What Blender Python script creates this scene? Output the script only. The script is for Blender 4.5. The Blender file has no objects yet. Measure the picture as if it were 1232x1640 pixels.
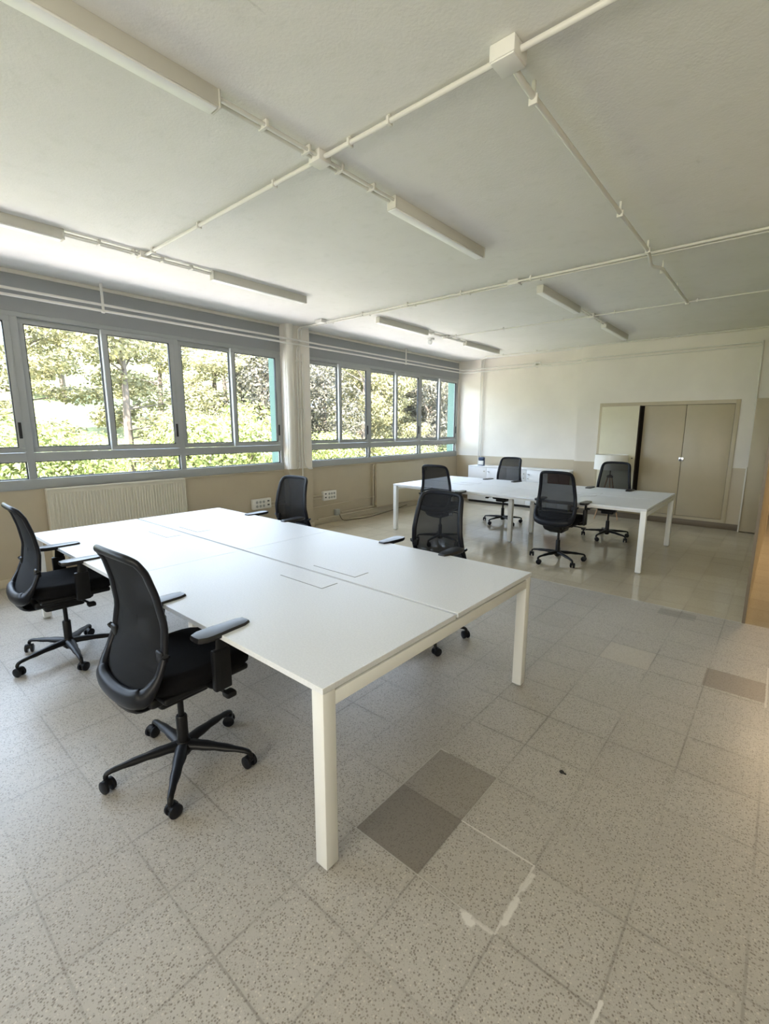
import bpy, bmesh, math, random
from mathutils import Vector, Matrix
R = math.radians
C = bpy.context.scene.collection
sc = bpy.context.scene

# ------------------------------------------------------------------ camera, light, exposure
def cam_axes(yaw, pitch, roll):
    cy, sy, cp, sp = math.cos(yaw), math.sin(yaw), math.cos(pitch), math.sin(pitch)
    f = Vector((-sy*cp, cy*cp, sp)); r = Vector((cy, sy, 0)); u = r.cross(f)
    return (r*math.cos(roll)+u*math.sin(roll), -r*math.sin(roll)+u*math.cos(roll), f)
cd = bpy.data.cameras.new('camera'); cam = bpy.data.objects.new('camera', cd); C.objects.link(cam)
r_, u_, f_ = cam_axes(R(40.4754), R(-10.1844), R(.1272))
cam.matrix_world = Matrix(((r_.x, u_.x, -f_.x, 5.8733), (r_.y, u_.y, -f_.y, -.3473), (r_.z, u_.z, -f_.z, 1.6081), (0, 0, 0, 1)))
cd.sensor_fit = 'HORIZONTAL'; cd.sensor_width = 36; cd.lens = 744.42/1232*36; cd.clip_start = .02; cd.clip_end = 300
sc.camera = cam

SKY = 9.0; SUN = 44.0; FILL = 64.0; WARM = 34.0; EXPO = 0.68
w = bpy.data.worlds.new('world'); sc.world = w; w.use_nodes = True
nt = w.node_tree; bg = nt.nodes['Background']
bg.inputs[0].default_value = (.64, .79, 1.0, 1); bg.inputs[1].default_value = SKY
def light(name, kind, loc, energy, col, rot=None, size=None, sizey=None):
    d = bpy.data.lights.new(name, kind); d.energy = energy; d.color = col
    o = bpy.data.objects.new(name, d); C.objects.link(o); o.location = loc
    if rot is not None: o.rotation_euler = rot
    if kind == 'AREA':
        d.size = size
        if sizey: d.shape = 'RECTANGLE'; d.size_y = sizey
    return o
s = light('sun', 'SUN', (10, -10, 20), SUN, (1, .92, .86)); s.data.angle = R(1)
s.rotation_euler = Vector((-.30, .50, -.80)).to_track_quat('-Z', 'Y').to_euler()
# added fill light behind the camera, and the warm lamps of the corridor
light('fill_from_behind', 'AREA', (5.8, -3.7, 2.0), FILL, (1, .94, .80), (R(96), 0, 0), 3.4, 1.8).data.spread = R(125)
light('corridor_lamp', 'AREA', (6.35, 7.4, 2.9), WARM, (1, .74, .46), (0, 0, 0), .5, 2.0)
for pn, (y0, y1) in (('sky_portal_near', (-3.86, 4.13)), ('sky_portal_far', (4.60, 9.155))):   # sampling guides in the window openings
    po = light(pn, 'AREA', (-.12, (y0+y1)/2, 1.855), 1, (1, 1, 1), (0, R(-90), 0), 1.75, y1-y0); po.data.cycles.is_portal = True
sc.view_settings.view_transform = 'Standard'; sc.view_settings.look = 'None'
sc.view_settings.exposure = EXPO; sc.view_settings.gamma = 1; sc.view_settings.use_curve_mapping = False
cy = sc.cycles
cy.max_bounces = 12; cy.diffuse_bounces = 6; cy.glossy_bounces = 4; cy.transparent_max_bounces = 16
cy.use_denoising = True; cy.sample_clamp_indirect = 8; cy.caustics_reflective = False; cy.caustics_refractive = False

# ------------------------------------------------------------------ materials
class G:
    """tiny node-graph helper"""
    def __init__(s, name):
        s.m = bpy.data.materials.new(name); s.m.use_nodes = True; s.t = s.m.node_tree
        s.b = s.t.nodes['Principled BSDF']; s.o = s.t.nodes['Material Output']
    def n(s, kind, **kw):
        x = s.t.nodes.new(kind)
        for k, v in kw.items(): setattr(x, k, v)
        return x
    def l(s, a, b): s.t.links.new(a, b)
    def set(s, sock, v):
        if isinstance(v, (int, float)): sock.default_value = v
        elif isinstance(v, tuple): sock.default_value = v if len(v) == 4 or sock.type != 'RGBA' else v+(1,)
        else: s.l(v, sock)
    def math(s, op, a, b=0., c=0., clamp=False):
        x = s.n('ShaderNodeMath', operation=op); x.use_clamp = clamp
        for i, v in enumerate((a, b, c)): s.set(x.inputs[i], v)
        return x.outputs[0]
    def mix(s, f, a, b):
        x = s.n('ShaderNodeMix', data_type='RGBA'); s.set(x.inputs[0], f); s.set(x.inputs[6], a); s.set(x.inputs[7], b)
        return x.outputs[2]
    def pos(s): return s.n('ShaderNodeNewGeometry').outputs['Position']
    def obj(s): return s.n('ShaderNodeTexCoord').outputs['Object']
    def sep(s, v):
        x = s.n('ShaderNodeSeparateXYZ'); s.l(v, x.inputs[0]); return x.outputs
    def noise(s, v, scale, detail=3., rough=.55, dist=0.):
        x = s.n('ShaderNodeTexNoise'); s.l(v, x.inputs['Vector'])
        x.inputs['Scale'].default_value = scale; x.inputs['Detail'].default_value = detail
        x.inputs['Roughness'].default_value = rough; x.inputs['Distortion'].default_value = dist
        return x.outputs[0]
    def ramp(s, v, a, b, x0=0., x1=1.):
        x = s.n('ShaderNodeMapRange'); x.clamp = True; s.l(v, x.inputs[0])
        x.inputs[1].default_value = a; x.inputs[2].default_value = b; x.inputs[3].default_value = x0; x.inputs[4].default_value = x1
        return x.outputs[0]
    def bump(s, h, st, d=.01):
        x = s.n('ShaderNodeBump'); x.inputs['Strength'].default_value = st; x.inputs['Distance'].default_value = d
        s.l(h, x.inputs['Height']); s.l(x.outputs[0], s.b.inputs['Normal'])
    def base(s, v): s.set(s.b.inputs['Base Color'], v)
    def rough(s, v): s.set(s.b.inputs['Roughness'], v)

def simple(name, col, rough=.5, metal=0., var=.06, scale=6., bump=0., bscale=200., spec=None):
    g = G(name); p = g.obj()
    n = g.noise(p, scale, 3)
    a = tuple(c*(1-var) for c in col); b = tuple(min(1, c*(1+var)) for c in col)
    g.base(g.mix(n, a, b)); g.rough(rough); g.b.inputs['Metallic'].default_value = metal
    if spec is not None: g.b.inputs['Specular IOR Level'].default_value = spec
    if bump: g.bump(g.noise(p, bscale, 2), bump, .002)
    return g.m

def wall_mat(name, upper, lower, zc, rough=.75):
    g = G(name); p = g.pos(); z = g.sep(p)[2]
    n = g.noise(p, 2.2, 4); n2 = g.noise(p, 14, 3)
    u = g.mix(g.ramp(n, .3, .7), upper, tuple(c*.93 for c in upper))
    lo = g.mix(g.ramp(n, .3, .7), lower, tuple(c*.93 for c in lower))
    f = g.ramp(g.math('ADD', z, g.math('MULTIPLY', g.math('SUBTRACT', n2, .5), .004)), zc-.002, zc+.002)
    g.base(g.mix(f, lo, u)); g.rough(g.mix(f, (.42, .42, .42), (rough, rough, rough)))
    g.bump(g.noise(p, 90, 4), .12, .004)
    return g.m

WHITE_WALL = (.77, .735, .67); BEIGE = (.50, .435, .32)
M = {}
M['wall'] = wall_mat('painted_wall', WHITE_WALL, BEIGE, 1.0)
M['wall_window'] = wall_mat('painted_window_wall', WHITE_WALL, BEIGE, .985)
M['cream'] = simple('cream_paint', (.70, .68, .61), .55, bump=.05, bscale=60)
M['beige'] = simple('beige_gloss_paint', (.47, .41, .29), .38, bump=.03, bscale=40)
M['beige_leaf'] = simple('pale_beige_door', (.62, .585, .44), .4)
M['pipe'] = simple('cream_pipe_paint', (.68, .67, .62), .42)
M['pipe_beige'] = simple('beige_pipe_paint', (.56, .50, .38), .42)
M['alu'] = simple('grey_window_frame', (.36, .38, .38), .42, var=.04, spec=.4)
M['alu_light'] = simple('pale_frame_edge', (.62, .65, .66), .35)
M['band'] = simple('grey_shutter_box', (.30, .315, .32), .6, var=.03, bump=.03, bscale=50)
M['gasket'] = simple('black_gasket', (.015, .015, .017), .6)
M['black_plastic'] = simple('black_plastic', (.006, .0065, .008), .42, var=.1, bump=.05, bscale=300, spec=.3)
M['arm_pad'] = simple('soft_arm_pad', (.012, .012, .014), .34, var=.1, bump=.05, bscale=300, spec=.5)
M['black_fabric'] = simple('black_seat_fabric', (.006, .006, .0075), .9, var=.2, scale=60, bump=.3, bscale=500, spec=.15)
M['black_gloss'] = simple('black_frame_plastic', (.008, .009, .013), .38, var=.05, spec=.22)
M['mint'] = simple('mint_outside_paint', (.085, .165, .135), .7)
M['dark_trim'] = simple('brown_skirting', (.16, .125, .085), .45)
M['dark_hole'] = simple('cupboard_inside_shade', (.03, .022, .016), .8)  # near-black colour stands for the shade inside the open cupboard
M['white_metal'] = simple('white_powder_coat', (.78, .79, .78), .35, var=.02)
M['white_laminate'] = simple('white_cabinet_laminate', (.78, .79, .80), .35, var=.02)
M['brown_wood'] = simple('dark_brown_panel', (.16, .075, .045), .45, var=.2, scale=12)
M['chrome'] = simple('chrome', (.75, .76, .78), .18, metal=1., var=.02)
M['white_plastic'] = simple('white_plastic', (.74, .73, .69), .4, var=.02)
M['grey_plastic'] = simple('grey_plastic', (.38, .40, .38), .45)
M['slot'] = simple('socket_hole', (.10, .10, .10), .5)
M['shade'] = simple('white_lamp_shade', (.86, .85, .80), .8, bump=.1, bscale=300)
M['wood_leg'] = simple('light_wood', (.56, .34, .19), .5, var=.15, scale=20)
M['navy'] = simple('navy_plastic', (.03, .05, .10), .35)
M['radiator'] = simple('radiator_enamel', (.66, .63, .53), .4, var=.02)
M['radiator_beige'] = simple('beige_radiator_enamel', (.50, .45, .34), .42, var=.03)
M['car_white'] = simple('white_car_paint', (.8, .82, .84), .25, var=.01)
M['car_glass'] = simple('car_window', (.03, .04, .05), .1)
M['tyre'] = simple('tyre_rubber', (.02, .02, .02), .8)
M['lamp_body'] = simple('luminaire_housing', (.62, .61, .55), .5, var=.02)
M['lamp_diffuser'] = simple('luminaire_diffuser', (.90, .91, .90), .35, var=.01)
M['cord'] = simple('brown_cable', (.12, .08, .05), .6)
M['bark'] = simple('tree_bark', (.10, .08, .06), .9, var=.3, scale=8)

def desk_mat():
    g = G('white_desk_laminate'); p = g.pos(); n = g.noise(p, 120, 3)
    g.base(g.mix(g.ramp(n, .4, .6), (.70, .725, .765), (.745, .77, .81))); g.rough(.42); g.b.inputs['Specular IOR Level'].default_value = .32
    g.bump(g.noise(p, 400, 2), .04, .001); return g.m
M['desk'] = desk_mat()

def mesh_mat():
    g = G('black_chair_mesh'); p = g.obj()
    a = g.n('ShaderNodeTexWave', wave_type='BANDS', bands_direction='X'); g.l(p, a.inputs[0]); a.inputs['Scale'].default_value = 160
    b = g.n('ShaderNodeTexWave', wave_type='BANDS', bands_direction='Z'); g.l(p, b.inputs[0]); b.inputs['Scale'].default_value = 160
    h = g.math('MULTIPLY', a.outputs['Fac'], b.outputs['Fac'])
    ge = g.n('ShaderNodeNewGeometry'); vm = g.n('ShaderNodeVectorMath', operation='DOT_PRODUCT')
    g.l(ge.outputs['Normal'], vm.inputs[0]); g.l(ge.outputs['Incoming'], vm.inputs[1])
    cs = g.math('MAXIMUM', g.math('ABSOLUTE', vm.outputs['Value']), .08)
    t0 = g.ramp(h, 0., 1., .15, .24)                                             # gaps between the threads, closing at a slant
    f = g.math('SUBTRACT', 1., g.math('POWER', t0, g.math('DIVIDE', 1., cs)))
    g.base((.006, .0065, .008)); g.rough(.7); g.b.inputs['Specular IOR Level'].default_value = .2
    tr = g.n('ShaderNodeBsdfTransparent'); mx = g.n('ShaderNodeMixShader')
    g.l(f, mx.inputs[0]); g.l(tr.outputs[0], mx.inputs[1]); g.l(g.b.outputs[0], mx.inputs[2]); g.l(mx.outputs[0], g.o.inputs[0])
    return g.m
M['mesh'] = mesh_mat()

def glass_mat():
    g = G('window_glass'); p = g.obj()
    tr = g.n('ShaderNodeBsdfTransparent'); tr.inputs[0].default_value = (.96, .96, .96, 1)
    gl = g.n('ShaderNodeBsdfGlossy'); gl.inputs['Roughness'].default_value = 0.
    gl.inputs[0].default_value = (.9, .95, .95, 1)
    ge = g.n('ShaderNodeNewGeometry'); vm = g.n('ShaderNodeVectorMath', operation='DOT_PRODUCT')
    g.l(ge.outputs['Normal'], vm.inputs[0]); g.l(ge.outputs['Incoming'], vm.inputs[1])
    c1 = g.math('SUBTRACT', 1., g.math('ABSOLUTE', vm.outputs['Value']), clamp=True)
    f = g.math('ADD', .035, g.math('MULTIPLY', .9, g.math('POWER', c1, 5.)))      # Schlick reflectance
    f = g.math('MULTIPLY', f, g.ramp(g.noise(p, 1.5), .2, .8, .8, 1.))
    mx = g.n('ShaderNodeMixShader'); g.l(f, mx.inputs[0]); g.l(tr.outputs[0], mx.inputs[1]); g.l(gl.outputs[0], mx.inputs[2])
    g.l(mx.outputs[0], g.o.inputs[0]); return g.m
M['glass'] = glass_mat()

def ceiling_mat():
    g = G('plaster_ceiling'); p = g.pos()
    n = g.noise(p, 1.1, 5, .6, .4); n2 = g.noise(p, 9, 4)
    mp = g.n('ShaderNodeMapping'); g.l(p, mp.inputs[0]); mp.inputs['Rotation'].default_value = (0, 0, .5); mp.inputs['Scale'].default_value = (9, 1.6, 1)
    st = g.ramp(g.noise(mp.outputs[0], 1.3, 6, .65), .70, .78)
    c = g.mix(g.ramp(n, .3, .7), (.80, .795, .765), (.74, .735, .70))
    c = g.mix(g.math('MULTIPLY', g.ramp(n2, .55, .75), .25), c, (.60, .61, .55))
    c = g.mix(g.math('MULTIPLY', st, .5), c, (.40, .40, .36))
    g.base(c); g.rough(.8)
    g.bump(g.math('ADD', g.noise(p, 75, 4), g.noise(p, 9, 3)), .24, .006); return g.m
M['ceiling'] = ceiling_mat()

TX, TY, TT = 4.718, .829, .3125
def floor_mat():
    g = G('terrazzo_tiles'); p = g.pos(); X, Y, Z = g.sep(p)
    far = g.ramp(Y, 4.418, 4.422)
    u = g.math('DIVIDE', g.math('SUBTRACT', X, TX), TT); v = g.math('DIVIDE', g.math('SUBTRACT', Y, TY), TT)
    iu, iv = g.math('FLOOR', u), g.math('FLOOR', v)
    fu, fv = g.math('SUBTRACT', u, iu), g.math('SUBTRACT', v, iv)
    du = g.math('MINIMUM', fu, g.math('SUBTRACT', 1., fu)); dv = g.math('MINIMUM', fv, g.math('SUBTRACT', 1., fv))
    cb = g.n('ShaderNodeCombineXYZ'); g.l(iu, cb.inputs[0]); g.l(iv, cb.inputs[1])
    wn = g.n('ShaderNodeTexWhiteNoise', noise_dimensions='3D'); g.l(cb.outputs[0], wn.inputs[0]); rnd = wn.outputs[0]
    # joints: strong on some lines, faint on others, broken up by wear
    jn = g.noise(p, 1.7, 3); jw = g.noise(p, 22, 3)
    def joint(d, i):
        wl = g.n('ShaderNodeTexWhiteNoise', noise_dimensions='1D'); g.l(g.math('ADD', i, g.math('GREATER_THAN', d is du, 2)), wl.inputs['W'])
        line = g.ramp(g.math('ADD', d, g.math('MULTIPLY', g.math('SUBTRACT', jw, .5), .012)), .006, .017, 1., 0.)
        return line
    jl = g.math('MAXIMUM', joint(du, iu), joint(dv, iv))
    haze = g.math('MAXIMUM', g.ramp(du, 0., .10, 1., 0.), g.ramp(dv, 0., .10, 1., 0.))
    jstr = g.ramp(jn, .40, .66, .06, .50)
    # chips
    vo = g.n('ShaderNodeTexVoronoi'); g.l(p, vo.inputs['Vector']); vo.inputs['Scale'].default_value = 118; vo.inputs['Randomness'].default_value = 1.
    cr, cg, cbb = g.sep(vo.outputs['Color'])
    chip = g.math('MULTIPLY', g.ramp(vo.outputs['Distance'], .30, .42, 1., 0.), g.math('GREATER_THAN', cr, .30))
    chipl = g.math('MULTIPLY', g.ramp(vo.outputs['Distance'], .30, .44, 1., 0.), g.math('LESS_THAN', cr, .16))
    vs = g.n('ShaderNodeTexVoronoi'); g.l(p, vs.inputs['Vector']); vs.inputs['Scale'].default_value = 230
    sr, sg_, sb = g.sep(vs.outputs['Color'])
    small = g.math('MULTIPLY', g.ramp(vs.outputs['Distance'], .25, .45, 1., 0.), g.math('GREATER_THAN', sr, .55))
    base = g.mix(g.noise(p, 3.1, 4), (.50, .475, .435), (.43, .41, .375))
    c = g.mix(g.math('MULTIPLY', small, .45), base, (.22, .19, .16))
    c = g.mix(g.math('MULTIPLY', chip, .80), c, g.mix(cg, (.15, .13, .11), (.27, .23, .19)))
    c = g.mix(g.math('MULTIPLY', chipl, .6), c, (.64, .60, .53))
    # each tile a little different
    c = g.mix(g.ramp(rnd, .0, 1., 0., .17), c, (.30, .265, .22))
    # replaced darker tiles
    def rect(x0, x1, y0, y1):
        a = g.math('MULTIPLY', g.math('GREATER_THAN', X, x0), g.math('LESS_THAN', X, x1))
        b = g.math('MULTIPLY', g.math('GREATER_THAN', Y, y0), g.math('LESS_THAN', Y, y1))
        return g.math('MULTIPLY', a, b)
    T = TT
    c = g.mix(g.math('MULTIPLY', rect(TX, TX+T, TY, TY+T), .74), c, (.145, .125, .105))
    c = g.mix(g.math('MULTIPLY', rect(TX, TX+T, TY+T, TY+2*T), .50), c, (.165, .14, .115))
    c = g.mix(g.math('MULTIPLY', rect(5.645, 5.965, 3.05, 3.33), .62), c, (.20, .155, .12))
    c = g.mix(g.math('MULTIPLY', rect(5.18, 5.46, 4.20, 4.36), .4), c, (.17, .15, .14))
    c = g.mix(g.math('MULTIPLY', rect(5.03, 5.343, 3.02, 3.33), .35), c, (.62, .57, .48))
    # far room floor: browner, polished
    fc = g.mix(g.noise(p, 2.4, 4), (.58, .51, .385), (.48, .42, .315))
    fc = g.mix(g.math('MULTIPLY', chip, .25), fc, (.16, .13, .10))
    fc = g.mix(g.math('MULTIPLY', rnd, .16), fc, (.18, .15, .11))
    c = g.mix(far, c, fc)
    c = g.mix(g.math('MULTIPLY', jl, g.math('MULTIPLY', jstr, g.ramp(far, 0., 1., 1., .35))), c, (.12, .105, .09))
    c = g.mix(g.math('MULTIPLY', haze, g.math('MULTIPLY', jstr, .30)), c, (.20, .175, .15))
    # white grout around the replaced tiles and plaster crumbs
    def seg(x0, y0, x1, y1, wd, st):
        ln = math.hypot(x1-x0, y1-y0); ux, uy = (x1-x0)/ln, (y1-y0)/ln
        ax = g.math('SUBTRACT', X, x0); ay = g.math('SUBTRACT', Y, y0)
        t = g.math('ADD', g.math('MULTIPLY', ax, ux), g.math('MULTIPLY', ay, uy))
        t = g.math('MINIMUM', g.math('MAXIMUM', t, 0.), ln)
        ex = g.math('SUBTRACT', ax, g.math('MULTIPLY', t, ux)); ey = g.math('SUBTRACT', ay, g.math('MULTIPLY', t, uy))
        d = g.math('SQRT', g.math('ADD', g.math('MULTIPLY', ex, ex), g.math('MULTIPLY', ey, ey)))
        d = g.math('ADD', d, g.math('MULTIPLY', g.math('SUBTRACT', g.noise(p, 60, 3), .5), wd*1.6))
        return g.math('MULTIPLY', g.ramp(d, wd*.6, wd*1.2, 1., 0.), st)
    W = None
    for a in [(TX+T, TY+T, TX+2*T, TY+T, .004, .75), (TX+2*T, TY, TX+2*T, TY+T, .004, .7), (TX+T, TY, TX+2*T, TY, .003, .55),
              (TX, TY, TX+T, TY, .003, .4), (TX, TY, TX, TY+2*T, .003, .35), (TX+T, TY+T, TX+T, TY+2*T, .002, .4), (TX+2*T-.01, TY-.004, TX+2*T-.12, TY-.006, .008, .6),
              (TX+2*T+.006, TY+.05, TX+2*T+.006, TY+.15, .013, .85), (TX+2*T+.004, TY+.20, TX+2*T+.008, TY+.27, .012, .7), (TX+1.68*T, TY-.012, TX+1.75*T, TY-.022, .018, .95),
              (TX, TY+2*T, TX+.05, TY+2*T, .004, .5), (5.655, .79, 5.66, .86, .006, .9), (5.965, 3.0, 5.965, 3.6, .006, .6)]:
        sg = seg(*a); W = sg if W is None else g.math('MAXIMUM', W, sg)
    # pale threshold strip between the two floors
    thr = g.math('MULTIPLY', g.ramp(g.math('ABSOLUTE', g.math('SUBTRACT', Y, g.math('ADD', 4.425, g.math('MULTIPLY', g.math('SUBTRACT', g.noise(p, 5), .5), .01)))), .004, .010, 1., 0.), .55)
    W = g.math('MAXIMUM', W, thr)
    c = g.mix(W, c, (.72, .70, .66))
    g.base(c)
    rn = g.noise(p, 2.6, 4)
    g.rough(g.mix(far, g.mix(rn, (.26, .26, .26), (.44, .44, .44)), g.mix(rn, (.05, .05, .05), (.13, .13, .13))))
    g.b.inputs['Specular IOR Level'].default_value = .5
    g.bump(g.math('ADD', g.math('MULTIPLY', g.noise(p, 7, 2), .6), g.math('MULTIPLY', jl, -.4)), .10, .004)
    return g.m
M['floor'] = floor_mat()

def leaf_mat(name, c1, c2):
    g = G(name); oi = g.n('ShaderNodeNewGeometry'); p = g.obj()
    n = g.noise(p, 1.3, 2)
    c = g.mix(g.math('ADD', g.math('MULTIPLY', oi.outputs['Random Per Island'], .6), g.math('MULTIPLY', n, .4)), c1, c2)
    g.base(c); g.rough(.6)
    tl = g.n('ShaderNodeBsdfTranslucent'); g.l(c, tl.inputs[0]); mx = g.n('ShaderNodeMixShader'); mx.inputs[0].default_value = .35
    g.l(g.b.outputs[0], mx.inputs[1]); g.l(tl.outputs[0], mx.inputs[2]); g.l(mx.outputs[0], g.o.inputs[0]); return g.m
M['leaf_pine'] = leaf_mat('pine_foliage', (.045, .045, .020), (.32, .30, .14))
M['leaf_bright'] = leaf_mat('bright_shrub_foliage', (.12, .15, .04), (.36, .40, .15))
M['leaf_dark'] = leaf_mat('holm_oak_foliage', (.010, .011, .010), (.16, .15, .10))
def grass_mat():
    g = G('hillside_grass'); p = g.pos(); n = g.noise(p, 1.2, 5, .6); n2 = g.noise(p, 14, 4)
    c = g.mix(g.ramp(n, .4, .6), (.13, .17, .05), (.19, .17, .10)); c = g.mix(g.ramp(n2, .35, .65), c, (.10, .13, .04))
    g.base(c); g.rough(.9); return g.m
M['grass'] = grass_mat()
M['reflector'] = simple('pale_sun_reflector', (.45, .42, .395), .9, var=.1, scale=2)
M['gravel'] = simple('parking_gravel', (.30, .27, .22), .9, var=.2, scale=3)

# ------------------------------------------------------------------ mesh helpers
def bm_box(bm, x0, x1, y0, y1, z0, z1, bev=0., seg=2, mi=0):
    r = bmesh.ops.create_cube(bm, size=1.)
    vs = r['verts']
    for v in vs: v.co = Vector(((x0+x1)/2+v.co.x*(x1-x0), (y0+y1)/2+v.co.y*(y1-y0), (z0+z1)/2+v.co.z*(z1-z0)))
    fs = list({f for v in vs for f in v.link_faces})
    for f in fs: f.material_index = mi
    if bev:
        es = list({e for v in vs for e in v.link_edges})
        bmesh.ops.bevel(bm, geom=es, offset=bev, segments=seg, profile=.5, affect='EDGES', clamp_overlap=True)
def bm_sweep(bm, pts, rad, n=10, up=None, cap=True, closed=False):
    """tube through pts; rad: number, (ra, rb) or list of either; ra across, rb along 'up'"""
    P = [Vector(p) for p in pts]; N = len(P); rings = []; prev = None
    for i, p in enumerate(P):
        if closed: t = P[(i+1) % N]-P[i-1]
        else: t = P[min(i+1, N-1)]-P[max(i-1, 0)]
        t.normalize()
        if up is not None: b = Vector(up[i] if isinstance(up, list) else up)
        else: b = prev if prev is not None else (Vector((0, 0, 1)) if abs(t.z) < .9 else Vector((1, 0, 0)))
        a = t.cross(b)
        if a.length < 1e-5: a = t.cross(Vector((1, 0, 0)))
        a.normalize(); b = a.cross(t).normalized(); prev = b
        r = rad[i] if isinstance(rad, list) else rad
        ra, rb = r if isinstance(r, tuple) else (r, r)
        rings.append([bm.verts.new(p+a*ra*math.cos(2*math.pi*k/n)+b*rb*math.sin(2*math.pi*k/n)) for k in range(n)])
    m = N if closed else N-1
    for i in range(m):
        A, B = rings[i], rings[(i+1) % N]
        for k in range(n): bm.faces.new((A[k], A[(k+1) % n], B[(k+1) % n], B[k]))
    if cap and not closed: bm.faces.new(list(reversed(rings[0]))); bm.faces.new(rings[-1])
def bm_lathe(bm, prof, c=(0, 0, 0), n=20, axis='z', cap=True):
    rings = []
    for r, h in prof:
        ring = []
        for k in range(n):
            a = 2*math.pi*k/n; q = (r*math.cos(a), r*math.sin(a), h)
            if axis == 'x': q = (h, q[0], q[1])
            if axis == 'y': q = (q[0], h, q[1])
            ring.append(bm.verts.new(Vector(q)+Vector(c)))
        rings.append(ring)
    for A, B in zip(rings, rings[1:]):
        for k in range(n): bm.faces.new((A[k], A[(k+1) % n], B[(k+1) % n], B[k]))
    if cap: bm.faces.new(list(reversed(rings[0]))); bm.faces.new(rings[-1])
def smooth_path(pts, sub=6, closed=False):
    P = [Vector(p) for p in pts]; n = len(P); out = []
    rng = range(n) if closed else range(n-1)
    for i in rng:
        if closed: a, b, c, d = P[i-1], P[i], P[(i+1) % n], P[(i+2) % n]
        else: a, b, c, d = P[max(i-1, 0)], P[i], P[i+1], P[min(i+2, n-1)]
        for k in range(sub):
            t = k/sub
            out.append(.5*((2*b)+(c-a)*t+(2*a-5*b+4*c-d)*t*t+(3*b-a-3*c+d)*t**3))
    if not closed: out.append(P[-1])
    return out
def obj(name, bm, mat, parent=None, smooth=40, loc=None):
    bmesh.ops.recalc_face_normals(bm, faces=bm.faces[:])
    me = bpy.data.meshes.new(name); bm.to_mesh(me); bm.free()
    for m in (mat if isinstance(mat, (list, tuple)) else [mat]): me.materials.append(M[m])
    if smooth:
        for p in me.polygons: p.use_smooth = True
        me.set_sharp_from_angle(angle=R(smooth))
    o = bpy.data.objects.new(name, me); C.objects.link(o)
    if parent: o.parent = parent
    if loc: o.location = loc
    return o
def B(): return bmesh.new()
def box(name, mat, x0, x1, y0, y1, z0, z1, parent=None, bev=0.):
    b = B(); bm_box(b, x0, x1, y0, y1, z0, z1, bev); return obj(name, b, mat, parent)
def tag(o, label, cat, group=None, kind=None):
    if label: o['label'] = label
    if cat: o['category'] = cat
    if group: o['group'] = group
    if kind: o['kind'] = kind
    return o
def thing(name, label, cat, loc=(0, 0, 0), rotz=0, group=None):
    o = bpy.data.objects.new(name, None); C.objects.link(o); o.empty_display_size = .1
    o.location = loc; o.rotation_euler = (0, 0, rotz); return tag(o, label, cat, group)
def struct(o, label=None, cat=None):
    o['kind'] = 'structure'
    if label: o['label'] = label
    if cat: o['category'] = cat
    return o
def copy_tree(o, parent=None):
    c = o.copy(); C.objects.link(c)
    if parent is not None: c.parent = parent
    for ch in list(o.children): copy_tree(ch, c)
    return c

# ------------------------------------------------------------------ room shell
H = 3.112; YL = 9.18; YR = 8.90; XS = 2.80     # ceiling; far wall left part and right part; where it steps
b = B(); bm_box(b, -.25, 8.2, -4.2, 11.2, -.2, 0)
struct(obj('floor', b, 'floor'), 'speckled terrazzo tile floor, browner and glossier in the far half', 'floor')
b = B(); bm_box(b, -.45, 8.2, -4.2, 11.2, H, H+.25)
struct(obj('ceiling', b, 'ceiling'), 'off-white plaster ceiling with faint scratches', 'ceiling')
FZ0, FZ1 = .98, 2.725                     # window frames
b = B()
bm_box(b, -.25, 0, -4.2, YL+.2, -.2, FZ0)                                   # under the sills
bm_box(b, -.25, -.02, -4.2, YL+.2, FZ1, H)                                  # lintel
bm_box(b, -.25, 0, 4.13, 4.60, FZ0, FZ1)
bm_box(b, -.25, 0, -4.2, -3.86, FZ0, FZ1)
bm_box(b, -.25, 0, 9.155, YL+.2, FZ0, H)
struct(obj('wall_left', b, 'wall_window', smooth=0), 'window wall, beige below the sill and cream above, with a pier between the windows', 'wall')
b = B(); bm_box(b, 0, .12, 4.13, 4.60, 0, H); struct(obj('wall_pier', b, 'wall_window', smooth=0), 'pier between the two window rows, cream above and beige below', 'pier')
for i, (y0, y1) in enumerate(((-3.86, 4.13), (4.60, 9.155))):
    b = B(); bm_box(b, -.02, .004, y0, y1, FZ1, 2.90, .001); bm_box(b, -.02, .0, y0, y1, 2.90, 3.075)
    struct(obj('trim_%d' % (i+1), b, 'band', smooth=0), 'grey painted shutter band above the %s window' % ('near left', 'far')[i], 'wall band')
    b = B(); bm_box(b, -.02, .02, y0, y1, 3.075, H, .006)
    struct(obj('trim_%d' % (i+3), b, 'cream'), 'cream moulding under the ceiling above the %s window' % ('near left', 'far')[i], 'moulding')
# mint coloured outside faces of the wall
b = B(); bm_box(b, -.27, -.25, 4.115, 4.615, -.6, 3.3); bm_box(b, -.25, -.07, 4.115, 4.13, FZ0, FZ1); bm_box(b, -.25, -.07, 4.60, 4.615, FZ0, FZ1); struct(obj('trim_5', b, 'mint'), 'mint green outside pier between the two windows', 'pier')
b = B(); bm_box(b, -.27, -.25, 9.14, 9.5, -.6, 3.3); bm_box(b, -.25, -.07, 9.14, 9.155, FZ0, FZ1)
struct(obj('trim_6', b, 'mint'), 'mint green outside fin at the end of the far window', 'pier')
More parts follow.
